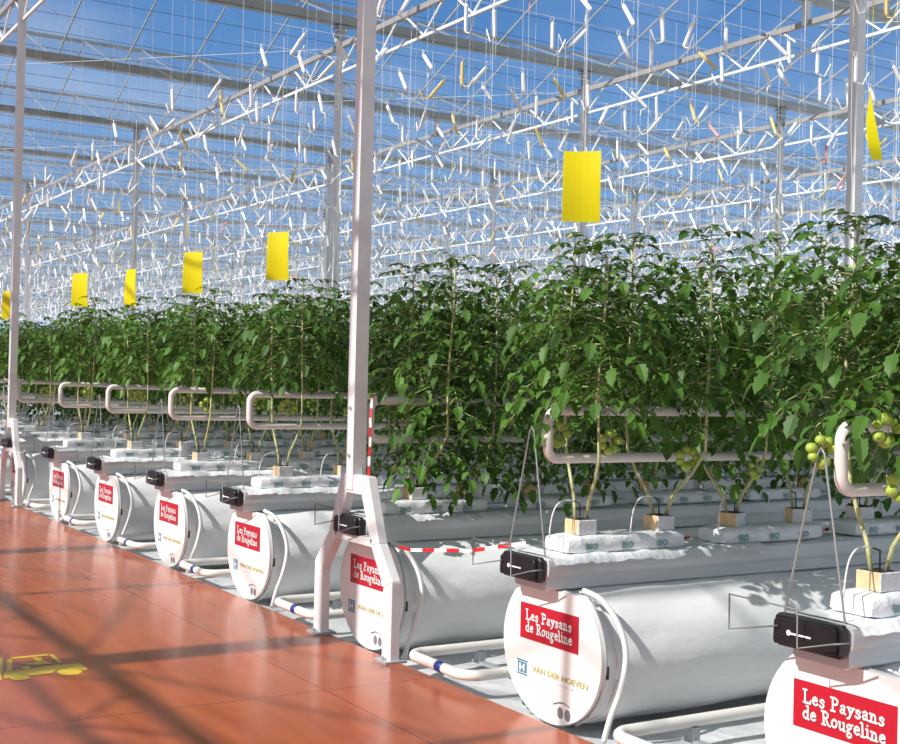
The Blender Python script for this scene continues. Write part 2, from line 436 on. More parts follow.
# ------------------------------------------------------------------ lettering
GL = {
 'L': (.8, [[(.05, 1), (.38, 1)], [(.22, 1), (.2, .02)], [(.05, 0), (.72, .0), (.76, .2)]]),
 'e': (.6, [[(.1, .32), (.52, .36), (.48, .52), (.32, .6), (.14, .5), (.07, .28), (.16, .08), (.34, .0), (.54, .1)]]),
 's': (.55, [[(.48, .48), (.34, .6), (.15, .55), (.13, .42), (.3, .32), (.47, .2), (.42, .05), (.22, 0), (.06, .1)]]),
 'P': (.74, [[(.03, 0), (.4, 0)], [(.21, 1), (.2, 0)], [(.03, 1), (.45, 1), (.66, .87), (.64, .62), (.46, .5), (.22, .5)]]),
 'a': (.62, [[(.1, .5), (.28, .6), (.43, .52), (.44, .06), (.58, 0)], [(.44, .34), (.2, .3), (.08, .16), (.17, .02), (.33, .03), (.44, .16)]]),
 'y': (.64, [[(0, .58), (.24, .58)], [(.12, .58), (.33, .08)], [(.42, .58), (.66, .58)], [(.54, .58), (.33, .08), (.22, -.22), (.06, -.25)]]),
 'n': (.68, [[(0, .58), (.15, .58), (.15, 0)], [(.02, 0), (.28, 0)], [(.15, .4), (.3, .58), (.45, .53), (.5, .35), (.5, 0)], [(.4, 0), (.64, 0)]]),
 'd': (.66, [[(.35, 1), (.5, 1), (.5, .02), (.64, 0)], [(.5, .45), (.34, .58), (.14, .5), (.06, .28), (.14, .06), (.34, 0), (.5, .16)]]),
 'R': (.82, [[(.03, 0), (.38, 0)], [(.2, 1), (.2, 0)], [(.03, 1), (.45, 1), (.64, .87), (.62, .64), (.45, .52), (.22, .52)], [(.4, .5), (.68, .02), (.84, 0)]]),
 'o': (.62, [[(.3, .6), (.12, .5), (.06, .3), (.12, .08), (.3, 0), (.48, .08), (.54, .3), (.48, .5), (.3, .6)]]),
 'u': (.68, [[(0, .58), (.13, .58), (.13, .2), (.22, .03), (.4, .05), (.52, .2)], [(.4, .58), (.53, .58), (.53, 0), (.66, 0)]]),
 'g': (.62, [[(.28, .6), (.12, .5), (.1, .35), (.28, .22), (.46, .35), (.44, .5), (.28, .6)], [(.44, .52), (.6, .62)], [(.26, .22), (.12, .1), (.3, .0), (.42, -.1)],
             [(.3, -.02), (.12, -.12), (.12, -.3), (.3, -.4), (.48, -.3), (.48, -.12), (.3, -.02)]]),
 'l': (.36, [[(.03, 1), (.18, 1), (.18, 0)], [(.03, 0), (.34, 0)]]),
 'i': (.36, [[(.05, .58), (.18, .58), (.18, 0)], [(.03, 0), (.34, 0)], [(.17, .84), (.2, .87)]]),
 ' ': (.42, [])}
def word_strokes(text, x0, x1, zb, cap, seed=1):
    rn = random.Random(seed)
    W = sum(GL[c][0]+.08 for c in text)-.08
    k = (x1-x0)/W; out = []; x = 0
    for c in text:
        w, st = GL[c]; ang = rn.uniform(-.07, .07); dz = rn.uniform(-.04, .04)
        for s in st:
            out.append([(x0+(x+(a+ang*b))*k, zb+(b+dz)*cap) for a, b in s])
        x += w+.08
    return out
def ribbons(mb, strokes, w, y):
    for s in strokes:
        for a, b in zip(s, s[1:]):
            dx, dz = b[0]-a[0], b[1]-a[1]; L = math.hypot(dx, dz) or 1e-6
            nx_, nz = -dz/L*w/2, dx/L*w/2
            i = len(mb.v)
            mb.v += [(a[0]+nx_, y, a[1]+nz), (b[0]+nx_, y, b[1]+nz), (b[0]-nx_, y, b[1]-nz), (a[0]-nx_, y, a[1]-nz)]
            mb.face((i, i+1, i+2, i+3))
        for p in s:
            i = len(mb.v)
            for q in range(8): mb.v.append((p[0]+w/2*math.cos(q*PI/4), y, p[1]+w/2*math.sin(q*PI/4)))
            mb.face(tuple(range(i, i+8)))
def text_mesh(txt, size, width=None, offset=0):
    cu_ = bpy.data.curves.new('t', 'FONT'); cu_.body = txt; cu_.size = size; cu_.offset = offset; cu_.resolution_u = 2
    o = bpy.data.objects.new('t', cu_); col.objects.link(o)
    dg = bpy.context.evaluated_depsgraph_get(); dg.update()
    me = bpy.data.meshes.new_from_object(o.evaluated_get(dg))
    vs = [tuple(v.co) for v in me.vertices]; fs = [tuple(p.vertices) for p in me.polygons]
    bpy.data.objects.remove(o); bpy.data.curves.remove(cu_); bpy.data.meshes.remove(me)
    x0 = min(v[0] for v in vs); x1 = max(v[0] for v in vs)
    k = (width/(x1-x0)) if width else 1
    return [((v[0]-x0)*k, v[1]) for v in vs], fs
def add_text(mb, tm, x, z, y):
    vs, fs = tm; b = len(mb.v)
    for a, c in vs: mb.v.append((x+a, y, z+c))
    for f in fs: mb.face(tuple(b+i for i in f))
def add_text_side(mb, tm, y, z, x):
    vs, fs = tm; b = len(mb.v)
    for a, c in vs: mb.v.append((x, y+a, z+c))
    for f in fs: mb.face(tuple(b+i for i in f))

# ------------------------------------------------------------------ duct (prototype at duct centre x, y=0, z=0)
def make_duct():
    t = empty('air_duct')
    RX, RZ, ZC = .345, .313, .297
    mb = MB(); N = 56
    pts = []
    for k in range(N):
        a = 2*PI*k/N
        pts.append((RX*math.cos(a), min(ZC+RZ*math.sin(a), .54)))
    mb.prism(pts, 0, .018)
    disc = mb.build('end_disc', M['disc'], t); shade(disc)
    mb = MB()
    ring = [(RX*1.004*math.cos(2*PI*k/N), .022, min(ZC+RZ*1.004*math.sin(2*PI*k/N), .54)) for k in range(N)]
    mb.tube(ring, .006, 5, closed=True); mb.build('rim', M['rim'], disc, smooth=True)
    # sign
    sx, sz = -.215, .458
    sw, sh = .41, .152
    mb = MB(); mb.box((sx+sw/2, -.0015, sz-sh/2), (sw, .003, sh)); mb.build('sign', M['red'], disc)
    st = word_strokes('Les Paysans', sx+.042, sx+sw-.045, sz-.068, .041, 3)+word_strokes('de Rougeline', sx+.042, sx+sw-.040, sz-.120, .041, 5)
    mb = MB(); ribbons(mb, [[(a+.0012, b-.0012) for a, b in s] for s in st], .0085, -.0036); mb.build('letter_outline', M['shade'], disc)
    mb = MB(); ribbons(mb, st, .0072, -.0042); mb.build('sign_lettering', M['letter'], disc)
    # company mark
    mb = MB()
    lx, lz, lw, lh = -.235, .145, .078, .066
    for z in (lz, lz+lh-.008): mb.box((lx+lw/2, -.001, z+.004), (lw, .002, .006))
    mb.box((lx+lw/2, -.001, lz+lh/2), (lw-.012, .002, lh-.022))
    mb.cur = 1
    for q in (.025, .053): mb.box((lx+q, -.0025, lz+lh/2), (.010, .002, .032))
    mb.box((lx+.039, -.0025, lz+lh/2), (.02, .002, .009))
    mb.build('company_logo', [M['teal'], M['letter']], disc)
    mb = MB(); add_text(mb, text_mesh('VAN DER HOEVEN', .034, .385, .0008), -.122, .176, -.002); mb.build('company_lettering', M['gold'], disc)
    mb = MB(); add_text(mb, text_mesh('HORTICULTURAL PROJECTS', .016, .30), -.044, .152, -.002); mb.build('small_lettering', M['pale'], disc)
    for cx in (.082, .132):
        mb = MB(); b = []
        for q in range(16): b.append((cx+.019*math.cos(q*PI/8), .045+.024*math.sin(q*PI/8)))
        mb.prism(b, -.002, 0); mb.build('vent', M['grey'], disc)
    mb = MB(); mb.tube([(.035+.11*i/8, -.003, .082+.012*math.sin(i/8*PI)-.01*(1-i/8)) for i in range(9)], .0025, 4); mb.build('vent_hood', M['grey'], disc)
    mb = MB(); mb.box((RX-.002, .03, .26), (.010, .014, .05)); mb.build('clip', M['black'], t)
    # inflated film
    mb = MB(); rn = random.Random(11)
    NY = 70; K = 40
    ys = [.022, .03, .045, .07, .10, .15, .2, .26, .33, .41, .5]
    y = .6
    while y < 8: ys.append(y); y += .16
    while y < 46: ys.append(y); y += 1.5
    ph = [rn.uniform(0, 6.3) for _ in range(8)]
    for y in ys:
        g = 1-.045*math.exp(-((y-.085)/.035)**2)
        for k in range(K):
            a = 2*PI*k/K
            w = .006*math.sin(3*y+ph[0]+2*a)+.004*math.sin(9*y+ph[1]-4*a)+.005*math.exp(-y*1.8)*math.sin(14*a+ph[2])+.004*math.exp(-y*1.2)*math.sin(9*a+5*y)
            z = .265+(.283*g+w)*math.sin(a)
            mb.v.append(((.328*g+w)*math.cos(a), y, max(min(z, .543), -.03)))
    for j in range(len(ys)-1):
        for k in range(K):
            mb.face((j*K+k, j*K+(k+1) % K, (j+1)*K+(k+1) % K, (j+1)*K+k))
    mb.build('duct_film', M['film'], t, smooth=True)
    # strap around film
    mb = MB()
    ring = [(.326*math.cos(a), .10, .265+.282*math.sin(a)) for a in [2*PI*k/40 for k in range(40)]]
    mb.tube([r_ for r_ in ring if r_[2] < .541], .004, 5); mb.build('strap', M['hose'], t, smooth=True)
    return t
duct0 = make_duct(); freeze(duct0)
ducts = []
for n in range(NR):
    o = duct0 if n == 0 else copy_tree(duct0)
    o.location = (XD(n), 0, 0)
    tag(o, 'white film air duct with round end disc, %s of the duct row along the path' % row_word(n), 'air duct', 'air ducts with printed end discs')
    ducts.append(o)

# hose from gutter down the duct side
def make_hose(lean=0.):
    mb = MB()
    pts = [(.16, .035, .56), (.24, .07, .53), (.315, .10, .44), (.35, .11, .33), (.355, .085+lean*.3, .2), (.335, .05+lean*.6, .08), (.32, .03+lean, -.02)]
    # smooth
    P = []
    for i in range(len(pts)-1):
        p0 = Vector(pts[max(0, i-1)]); p1 = Vector(pts[i]); p2 = Vector(pts[i+1]); p3 = Vector(pts[min(len(pts)-1, i+2)])
        for t in (0, .25, .5, .75):
            P.append(.5*((2*p1)+(-p0+p2)*t+(2*p0-5*p1+4*p2-p3)*t*t+(-p0+3*p1-3*p2+p3)*t**3))
    P.append(Vector(pts[-1]))
    mb.tube(P, .0125, 8)
    return mb.build('drain_hose', M['hose'], smooth=True)
hose0 = make_hose()
for n in range(NR):
    o = hose0 if n == 0 else hose0.copy()
    if n: col.objects.link(o)
    o.location = (XD(n)+.01, 0, 0)
    tag(o, 'white drain hose running down the side of the %s duct to the ground' % row_word(n), 'hose', 'drain hoses beside the duct discs')
# small drain with green valve under each near disc
mb = MB(); t = empty('drain_valve', (XD(1)-.235, .08, 0)); mb.tube([(0, 0, -.04), (0, 0, .11)], .014, 8); mb.build('pipe', M['hose'], t, smooth=True)
mb = MB(); mb.tube([(-.05, 0, 0), (.06, -.005, 0)], .017, 8); mb.tube([(0, 0, -.02), (0, 0, .035)], .02, 8); mb.box((.03, 0, .03), (.06, .012, .008)); mb.build('valve', M['green'], t)
tag(t, 'short white standpipe with green valve behind the second duct disc', 'valve')

# ------------------------------------------------------------------ hanging gutters
LG = 45
def make_gutter():
    t = empty('crop_gutter')
    prof = [(a*.82-.008, b) for a, b in [(-.135, .68), (-.152, .672), (-.16, .655), (-.16, .625), (-.150, .605), (-.138, .598), (-.138, .552), (-.128, .545), (.128, .545), (.138, .552), (.138, .598), (.150, .605), (.16, .625), (.16, .655), (.152, .672), (.135, .68)]]
    mb = MB(); mb.prism(prof, -.062, LG); g = mb.build('trough', M['gutter'], t); shade(g, 35)
    mb = MB(); rn = random.Random(4); NU, NV = 16, 40
    for j in range(NV+1):
        y = -.05+1.2*j/NV
        for i in range(NU+1):
            u = i/NU*2-1; e = abs(u)
            x = u*.155; z = .686 if e < .8 else .686-.03*((e-.8)/.2)**1.3
            e2 = rn.uniform(-.004, .006)+.005*math.sin(y*21+u*6)*e
            mb.v.append((x+(.006*math.sin(y*17) if e > .8 else 0), y, max(z+e2*(.25 if e < .6 else 1), .6815 if e < .75 else .64)))
    for j in range(NV):
        for i in range(NU):
            a = j*(NU+1)+i; mb.face((a, a+1, a+NU+2, a+NU+1))
    mb.build('liner_film', M['film2'], t, smooth=True)
    cp = [(-.137, .672), (-.152, .662), (-.155, .60), (-.15, .588), (.078, .588), (.094, .594), (.10, .604), (.098, .664), (.09, .676)]
    mb = MB(); mb.prism(cp, -.12, -.098); mb.cur = 1
    mb.prism([(-.15, .683), (-.165, .67), (-.165, .59), (-.15, .579), (.10, .579), (.112, .59), (.112, .67), (.10, .683)], -.10, -.075)
    mb.cur = 0; mb.box((-.03, -.121, .618), (.235, .004, .004))
    c = mb.build('end_cap', [M['black'], M['black2']], t); bevel(c, .003, 1)
    mb = MB(); b = [(-.087+.009*math.cos(q*PI/6), .630+.009*math.sin(q*PI/6)) for q in range(12)]
    mb.prism(b, -.1215, -.1195); mb.box((-.038, -.1205, .629), (.085, .002, .0055)); mb.build('cap_logo', M['letter'], c)
    # inverted V hanger
    mb = MB()
    mb.tube([(-.145, -.085, .60), (-.138, -.085, .69), (-.035, -.062, 1.20), (-.025, -.06, 1.218), (-.012, -.058, 1.20), (.075, -.05, .69), (.08, -.05, .60)], .0038, 6)
    mb.build('hanger_wire', M['wire'], t, smooth=True)
    # bent wire bracket
    mb = MB(); h = 0
    mb.tube([(-.13, -.125, .645), (-.32, -.15, .603), (-.322, -.15, .718), (-.02, -.155, .716), (-.018, -.155, .596), (.11, -.15, .632), (.17, -.13, .645)], .0035, 6)
    mb.build('bracket_wire', M['bracket'], t, smooth=True)
    for j in range(1, 12):
        y = -.05+j*2.2
        mb = MB(); mb.tube([(-.14, y, .68), (0, y, 1.35), (0, y, 3.55)], .0018, 4); mb.tube([(.14, y, .68), (0, y, 1.35)], .0018, 4)
        mb.build('suspension_wire', M['pale_wire'], t)
    return t
gut0 = make_gutter(); freeze(gut0)
for n in range(NR):
    o = gut0 if n == 0 else copy_tree(gut0)
    o.location = (XG(n), 0, 0)
    tag(o, 'white hanging crop gutter with black end cap above the %s duct' % row_word(n), 'crop gutter', 'hanging gutters that carry the growbags')

# gutters and ducts of the far rows continue as plain setting rows
# ------------------------------------------------------------------ growbags
def make_slab(seed):
    rn = random.Random(seed); mb = MB()
    L, W, H = .64, .185, .078
    NX, K = 14, 12
    for i in range(NX+1):
        u = i/NX; e = min(1, min(u, 1-u)*9+.35); e = e**.5
        for k in range(K):
            a = 2*PI*k/K+PI/K
            c, s = math.cos(a), math.sin(a)
            qx = math.copysign(abs(c)**.35, c); qz = math.copysign(abs(s)**.4, s)
            w = rn.uniform(-.0035, .0035)
            mb.v.append((qx*W/2*(.8+.2*e)+w, (u-.5)*L, H/2+qz*H/2*(.45+.55*e)+w*.6))
    for i in range(NX):
        for k in range(K): mb.face((i*K+k, i*K+(k+1) % K, (i+1)*K+(k+1) % K, (i+1)*K+k))
    mb.face(tuple(range(K-1, -1, -1))); mb.face(tuple(NX*K+k for k in range(K)))
    return mb
BIO = text_mesh('BIO', .036, .062, .0016)
slabs = []
for s_ in range(3):
    t = empty('growbag')
    o = make_slab(s_+5).build('bag', M['film2'], t); shade(o, 50)
    for j in range(3):
        mb = MB()
        add_text_side(mb, BIO, -.235+.195*j, .022, .0965); mb.box((.0965, -.235+.195*j+.03, .013), (.0008, .06, .003))
        mb.build('printed_lettering', M['print'], t)
    freeze(t); slabs.append(t)
used = set()
def place(protos, idx, loc, rz=0):
    p = protos[idx]
    if p.name in used: o = copy_tree(p)
    else: used.add(p.name); o = p
    o.location = loc; o.rotation_euler = (0, 0, rz); return o
ZS = .681
for n in range(0, 11):
    j = 0
    while True:
        y = .385+.88*j
        ymax = 1.24*(2.92-XG(n))-3.14+1.2
        if y > min(ymax, 13): break
        if seen((XG(n), y, .7), 120):
            o = place(slabs, (n*3+j) % 3, (XG(n), y, ZS))
            tag(o, 'white printed growbag, %s from the path on the gutter over the %s duct' % (nth(j), row_word(n)), 'growbag', 'growbags on the hanging gutters')
        j += 1

# ------------------------------------------------------------------ tomato plants
def leaflet(mb, base, d, up, L, W, droop, rn):
    d = d.normalized(); side = d.cross(up).normalized(); up = side.cross(d).normalized()
    ws = [.15, .88, .74, 1.0, .68, .70, .32, .0]; b = len(mb.v)
    fold = rn.uniform(.10, .45)
    p = Vector(base); dd = d.copy()
    for i, w in enumerate(ws):
        hw = w*W/2
        if i == 7:
            mb.v.append(tuple(p))
        else:
            mb.v.append(tuple(p-side*hw+up*hw*fold*2*.6)); mb.v.append(tuple(p)); mb.v.append(tuple(p+side*hw+up*hw*fold*2*.6))
        dd = (dd-Vector((0, 0, 1))*droop*.55).normalized()
        p = p+dd*L/7
    for i in range(6):
        a = b+3*i; mb.face((a, a+1, a+4, a+3)); mb.face((a+1, a+2, a+5, a+4))
    a = b+18; mb.face((a, a+1, b+21)); mb.face((a+1, a+2, b+21))
def leaf(mb, base, az, el, L, rn, size=1.):
    d = Vector((math.cos(az)*math.cos(el), math.sin(az)*math.cos(el), math.sin(el)))
    p = Vector(base); pts = [tuple(p)]; dirs = [d.copy()]; N = 7
    for i in range(N):
        d = (d+Vector((rn.uniform(-.05, .05), rn.uniform(-.05, .05), -.10-.035*i))).normalized()
        p = p+d*L/N; pts.append(tuple(p)); dirs.append(d.copy())
    mb.cur = 1; mb.tube([pts[0], pts[2], pts[4], pts[7]], [.0028, .0024, .0018, .001], 3, False); mb.cur = 0
    up = Vector((0, 0, 1))
    for i, sc in ((1, .4), (2, .75), (3, .45), (4, .98), (5, .5), (6, .95)):
        side = dirs[i].cross(up)
        if side.length < .1: side = Vector((math.sin(az), -math.cos(az), 0))
        side.normalize()
        for s in (-1, 1):
            dv = (side*s*1.0+dirs[i]*rn.uniform(.3, .7)+up*rn.uniform(-.1, .25))
            q = Vector(pts[i])+dirs[i]*rn.uniform(-.012, .012)
            leaflet(mb, q, dv, up+side*rn.uniform(-.4, .4), .074*sc*size*rn.uniform(.85, 1.15), .044*sc*size*rn.uniform(.85, 1.15), rn.uniform(.14, .36), rn)
    leaflet(mb, pts[7], dirs[7]+up*.1, up+Vector((rn.uniform(-.3, .3), rn.uniform(-.3, .3), 0)), .092*size, .055*size, rn.uniform(.1, .28), rn)

def fruit(parent, pos, rn, cnt=7, r=.0215):
    mb = MB(); P = Vector(pos)
    c = [P+Vector((.02*math.sin(i*.7), 0, .06-.03*i)) for i in range(5)]
    mb.tube([tuple(q) for q in c], .0022, 4)
    spots = []
    for i in range(cnt):
        a = 2*PI*i/cnt+rn.uniform(-.2, .2)
        q = P+Vector((.008*math.cos(a*3)+.012, .042*math.cos(a), .042*math.sin(a)-.005))
        mb.tube([tuple(c[min(4, int(i*.6))]), tuple((c[2]+q)/2+Vector((0, 0, .008))), tuple(q)], .0014, 3)
        spots.append(q)
    fr = mb.build('fruit_truss', M['stem'], parent)
    for q in spots:
        tm = bpy.data.objects.new('tomato', TOM); col.objects.link(tm); tm.parent = fr; tm.location = q
        k = rn.uniform(.8, 1.12)*r/.0215; tm.scale = (k, k, k*.95)
def tomato_mesh():
    mb = MB(); r = .0215
    S, T = 12, 8
    mb.v.append((0, 0, r*.88))
    for i in range(1, T):
        ph = PI*i/T
        for k in range(S):
            a = 2*PI*k/S; rr = r*math.sin(ph)*(1+.03*math.cos(5*a)*(1-i/T))
            mb.v.append((rr*math.cos(a), rr*math.sin(a), r*math.cos(ph)))
    mb.v.append((0, 0, -r))
    for k in range(S): mb.face((0, 1+k, 1+(k+1) % S))
    for i in range(T-2):
        for k in range(S):
            a = 1+i*S; mb.face((a+k, a+S+k, a+S+(k+1) % S, a+(k+1) % S))
    e = 1+(T-1)*S
    for k in range(S): mb.face((e-S+(k+1) % S, e-S+k, e))
    o = mb.build('tomato', M['tomato'], smooth=True); me = o.data; bpy.data.objects.remove(o); return me
TOM = tomato_mesh()

def make_plant(seed, zlow, ztop, nleaf=20, fruits=(), spread=.16, scale_leaf=1.):
    """origin: top of the growbag under the cube"""
    rn = random.Random(seed)
    t = empty('tomato_plant')
    mb = MB(); mb.cur = 0
    w, h = .05, .068
    mb.box((0, 0, h/2), (2*w, 2*w, h)); 
    cu_ = mb.build('rooting_cube', [M['cube_foil'], M['cube_card'], M['peat']], t)
    for p in cu_.data.polygons:
        nrm = p.normal
        if nrm.y < -.5: p.material_index = 1
        if nrm.z > .5: p.material_index = 2
    bevel(cu_, .004, 1)
    fol = MB()
    for s in (-1, 1):
        stm = MB()
        bx, by = s*.012, s*.02
        tx = s*spread*rn.uniform(.7, 1.1); ty = s*rn.uniform(.0, .09)+rn.uniform(-.05, .05)
        top = ztop+rn.uniform(-.10, .06)
        pts = []
        for i in range(13):
            u = i/12; z = h-.01+(top-h)*u
            k = min(1, (z-h)/.32); k = k*k*(3-2*k)
            pts.append((bx+(tx-bx)*k+.012*math.sin(7*u+seed)*k, by+(ty-by)*k+.012*math.cos(6*u+seed*2)*k, z))
        stm.tube(pts, [.0085-.004*i/12 for i in range(13)], 6)
        stm.build('stem', M['stem'], t, smooth=True)
        def at(z):
            for a, b in zip(pts, pts[1:]):
                if a[2] <= z <= b[2]:
                    u = (z-a[2])/(b[2]-a[2]); return (a[0]+(b[0]-a[0])*u, a[1]+(b[1]-a[1])*u, z)
            return pts[-1]
        az = rn.uniform(0, 6.28)
        for i in range(nleaf):
            u = i/(nleaf-1); z = zlow+(top-zlow)*u
            el = .05+.45*u+rn.uniform(-.25, .25)
            L = (.33 if u < .8 else .33-.9*(u-.8))*rn.uniform(.8, 1.15)
            leaf(fol, at(z), az, el if u < .93 else 1.0, L, rn, (1. if u < .8 else 1-1.6*(u-.8))*scale_leaf)
            az += 2.4+rn.uniform(-.3, .3)
    fol.build('foliage', [M['leaf'], M['stem']], t)
    for f in fruits: fruit(t, f, rn)
    # drip stake and feed tube
    mb = MB(); mb.cur = 0
    mb.tube([(.022, -.02, h-.02), (.028, -.028, h+.075), (.012, -.045, h+.083)], .0035, 5)
    st = mb.build('drip_stake', M['black'], t)
    mb = MB(); mb.tube([(.012+.0*i, -.045-.13*(i/10)-.03*math.sin(i/10*PI), h+.083+.02*math.sin(i/10*PI*.9)-.17*(i/10)**2.2) for i in range(11)], .0032, 5)
    mb.build('drip_tube', M['hose'], st, smooth=True)
    freeze(t)
    return t
zt = 2.03-.76
P_end = [make_plant(101, .62, zt, 46, [(.06, .09, .43), (-.04, -.11, .46)]), make_plant(102, .60, zt+.02, 46, [(.10, .06, .34)]), make_plant(107, .62, zt, 46, [(-.06, -.22, .49), (.09, -.10, .57), (.10, -.04, .38)]), make_plant(108, .74, zt+.02, 40, [(.04, .02, .45)]), make_plant(109, .70, zt, 42, [(-.03, .04, .47)])]
P_mid = [make_plant(110+i, .46, zt+.03*(i % 3), 48, [(.1, .0, .3)] if i == 0 else ()) for i in range(4)]
P_low = [make_plant(120+i, .18, zt+.02*i, 56) for i in range(3)]
ZP = ZS+.078
cnt = 0
for n in range(0, 13):
    j = 0
    while True:
        y = .19+.44*j
        ymax = 1.24*(2.92-XG(n))-3.14+.9
        if y > min(ymax, 11.5 if n < 7 else 9): break
        if seen((XG(n), y, 1.4), 160):
            rn = random.Random(n*100+j)
            if n > 2 and j < 3: o = place(P_end, 3+(n+j) % 2, (XG(n), y+.06, ZP), 0)
            elif j < 2 and n != 2: o = place(P_end, 2 if (n == 0 and j == 0) else (n+j+1) % 2, (XG(n), y, ZP), 0)
            elif n == 2 and j < 4: o = place(P_low, j % 3, (XG(n), y+(.10 if j == 0 else 0), ZP), rn.choice((0, .5, -.5)))
            elif n == 2: o = place(P_low if j % 2 else P_mid, rn.randrange(3), (XG(n), y, ZP), rn.choice((0, PI, .4)))
            else: o = place(P_mid if (j < 5 or rn.random() < .3) and n < 8 else P_low, rn.randrange(3), (XG(n), y, ZP), rn.choice((0, PI, .4, -.4)) if j > 1 else 0)
            o.scale = (1, 1, (.96 if n == 1 else .885 if n == 0 else .925 if n == 2 else .95)+rn.uniform(-.035, .05))
            tag(o, 'twin-stemmed tomato plant, %s from the path on the gutter over the %s duct' % (nth(j), row_word(n)), 'tomato plant', 'tomato plants in the long crop rows')
            cnt += 1
        j += 1
for p in P_end+P_mid+P_low+slabs:
    if p.name not in used:
        for c in kids(p):
            for d in kids(c): bpy.data.objects.remove(d)
            bpy.data.objects.remove(c)
        bpy.data.objects.remove(p)
print('plants', cnt)

# ------------------------------------------------------------------ pipe hoops in the crop
def hoop_path(x, y0, y1, za, zb, r, horizontal=False):
    P = [(y1, zb)]
    P.append((y0+r, zb))
    for i in range(1, 6): a = PI/2+PI/2*i/6; P.append((y0+r+r*math.cos(a), zb-r+r*math.sin(a)))
    P.append((y0, zb-r)); P.append((y0, za+r))
    for i in range(1, 6): a = PI+PI/2*i/6; P.append((y0+r+r*math.cos(a), za+r+r*math.sin(a)))
    P.append((y0+r, za)); P.append((y1, za))
    return P
def make_hoop():
    mb = MB(); P = hoop_path(0, 0, LG, 1.083, 1.288, .05)
    mb.tube([(0, a, b) for a, b in P], .0215, 12)
    return mb.build('pipe_hoop', M['hoop'], smooth=True)
hoop0 = make_hoop()
for n in range(NR):
    o = hoop0 if n == 0 else hoop0.copy()
    if n: col.objects.link(o)
    o.location = (XG(n)-.005, .01, 0)
    tag(o, 'cream heating pipe hoop in the foliage above the %s duct' % row_word(n), 'heating pipe', 'heating pipe hoops inside the crop rows')
# ------------------------------------------------------------------ rail pipes on the ground
def make_rail():
    t = empty('rail_pipe')
    P = []; y0 = -.07; hw = .27; r = .09; z = .07
    P.append((-hw, LG)); P.append((-hw, 4)); P.append((-hw, y0+r))
    for i in range(1, 7): a = PI+PI/2*i/7; P.append((-hw+r+r*math.cos(a), y0+r+r*math.sin(a)))
    P.append((-hw+r, y0)); P.append((hw-r, y0))
    for i in range(1, 7): a = -PI/2+PI/2*i/7; P.append((hw-r+r*math.cos(a), y0+r+r*math.sin(a)))
    P += [(hw, y0+r), (hw, 4), (hw, LG)]
    mb = MB(); mb.tube([(a, b, z) for a, b in P], .0255, 12); mb.build('pipe_loop', M['pipe'], t, smooth=True)
    mb = MB(); mb.tube([(.02, y0, z), (.075, y0, z)], .0268, 12); mb.build('band', M['blue'], t, smooth=True)
    for j in range(8):
        y = .35+1.2*j
        mb = MB(); mb.box((0, y, -.008), (.62, .04, .012))
        for s in (-1, 1): mb.box((s*hw, y, .02), (.05, .035, .055))
        mb.build('rail_support', M['galv'], t)
    return t
rail0 = make_rail(); freeze(rail0)
for n in range(NR-1):
    o = rail0 if n == 0 else copy_tree(rail0)
    o.location = (XD(n)-.80, 0, 0)
    tag(o, 'white ground pipe rail loop between the %s and %s ducts' % (row_word(n), row_word(n+1)), 'rail pipe', 'pipe rails on the ground between ducts')

# ------------------------------------------------------------------ twine hooks on overhead wires
ZW = 3.60
def hook_geo(mb, P, var, rz, low=False):
    """bent hook wound with twine hanging under the wire at P"""
    rn = random.Random(var)
    tilt = [.6, -.55, .08, .45, -.75, .0, .8][var % 7]
    L = .165
    c, s = math.cos(rz), math.sin(rz)
    def T(x, z): return (P[0]+x*c, P[1]+x*s, P[2]+z)
    a = T(0, -.015); b = T(L*math.sin(tilt), -.015-L*math.cos(tilt))
    if low:
        mb.tube([a, b], .0155, 3, False)
        e = T(L*math.sin(tilt)+(.05 if var % 2 else -.05), -.02-L*math.cos(tilt)-.03)
        mb.tube([b, e], .005, 3, False)
    else:
        m0 = T(L*.08*math.sin(tilt), -.015-L*.08*math.cos(tilt)); m1 = T(L*.93*math.sin(tilt), -.015-L*.93*math.cos(tilt))
        mb.tube([a, m0, m1, b], [.008, .0135, .0125, .008], 6)
        mb.tube([T(-.012, -.01), T(-.012, .015), T(.0, .02), T(.008, .0), a], .0022, 4)
        k = 1 if var % 2 else -1
        e = T(L*math.sin(tilt)+.045*k, -.02-L*math.cos(tilt)-.012); e2 = T(L*math.sin(tilt)+.085*k, .05-L*math.cos(tilt)) if var % 3 else T(L*math.sin(tilt)+.05*k, -.07-L*math.cos(tilt))
        mb.tube([b, e, e2], .0048, 4)
    return e if low else e2
protoH = []
for v in range(7):
    for mname in ('twine', 'hookY', 'hookP'):
        mb = MB(); e = hook_geo(mb, (0, 0, 0), v, 0)
        o = mb.build('twine_hook', M[mname])
        mb = MB(); mb.tube([e, (e[0], e[1], e[2]-.7), (e[0]*.5, e[1], -1.45)], .0013, 3, False)
        mb.build('support_twine', M['pale_wire'], o)
        freeze(o); protoH.append(o)
spots = []
rn = random.Random(5)
for n in range(-3, 40):
    for s in (-1, 1):
        y = .10+(.11 if s > 0 else 0)
        while y < 60:
            P = (XG(n)+s*.26, y+rn.uniform(-.08, .08), ZW)
            if seen(P, 40): spots.append(((Vector(P)-CP).length, P, n, rn.randrange(7), rn.random(), rn.choice((1, 1, 1, 0))*rn.uniform(-.2, 1.9)))
            y += .29
spots.sort(key=lambda q: q[0])
print('hooks', len(spots))
mbW = MB(); mbT = MB()
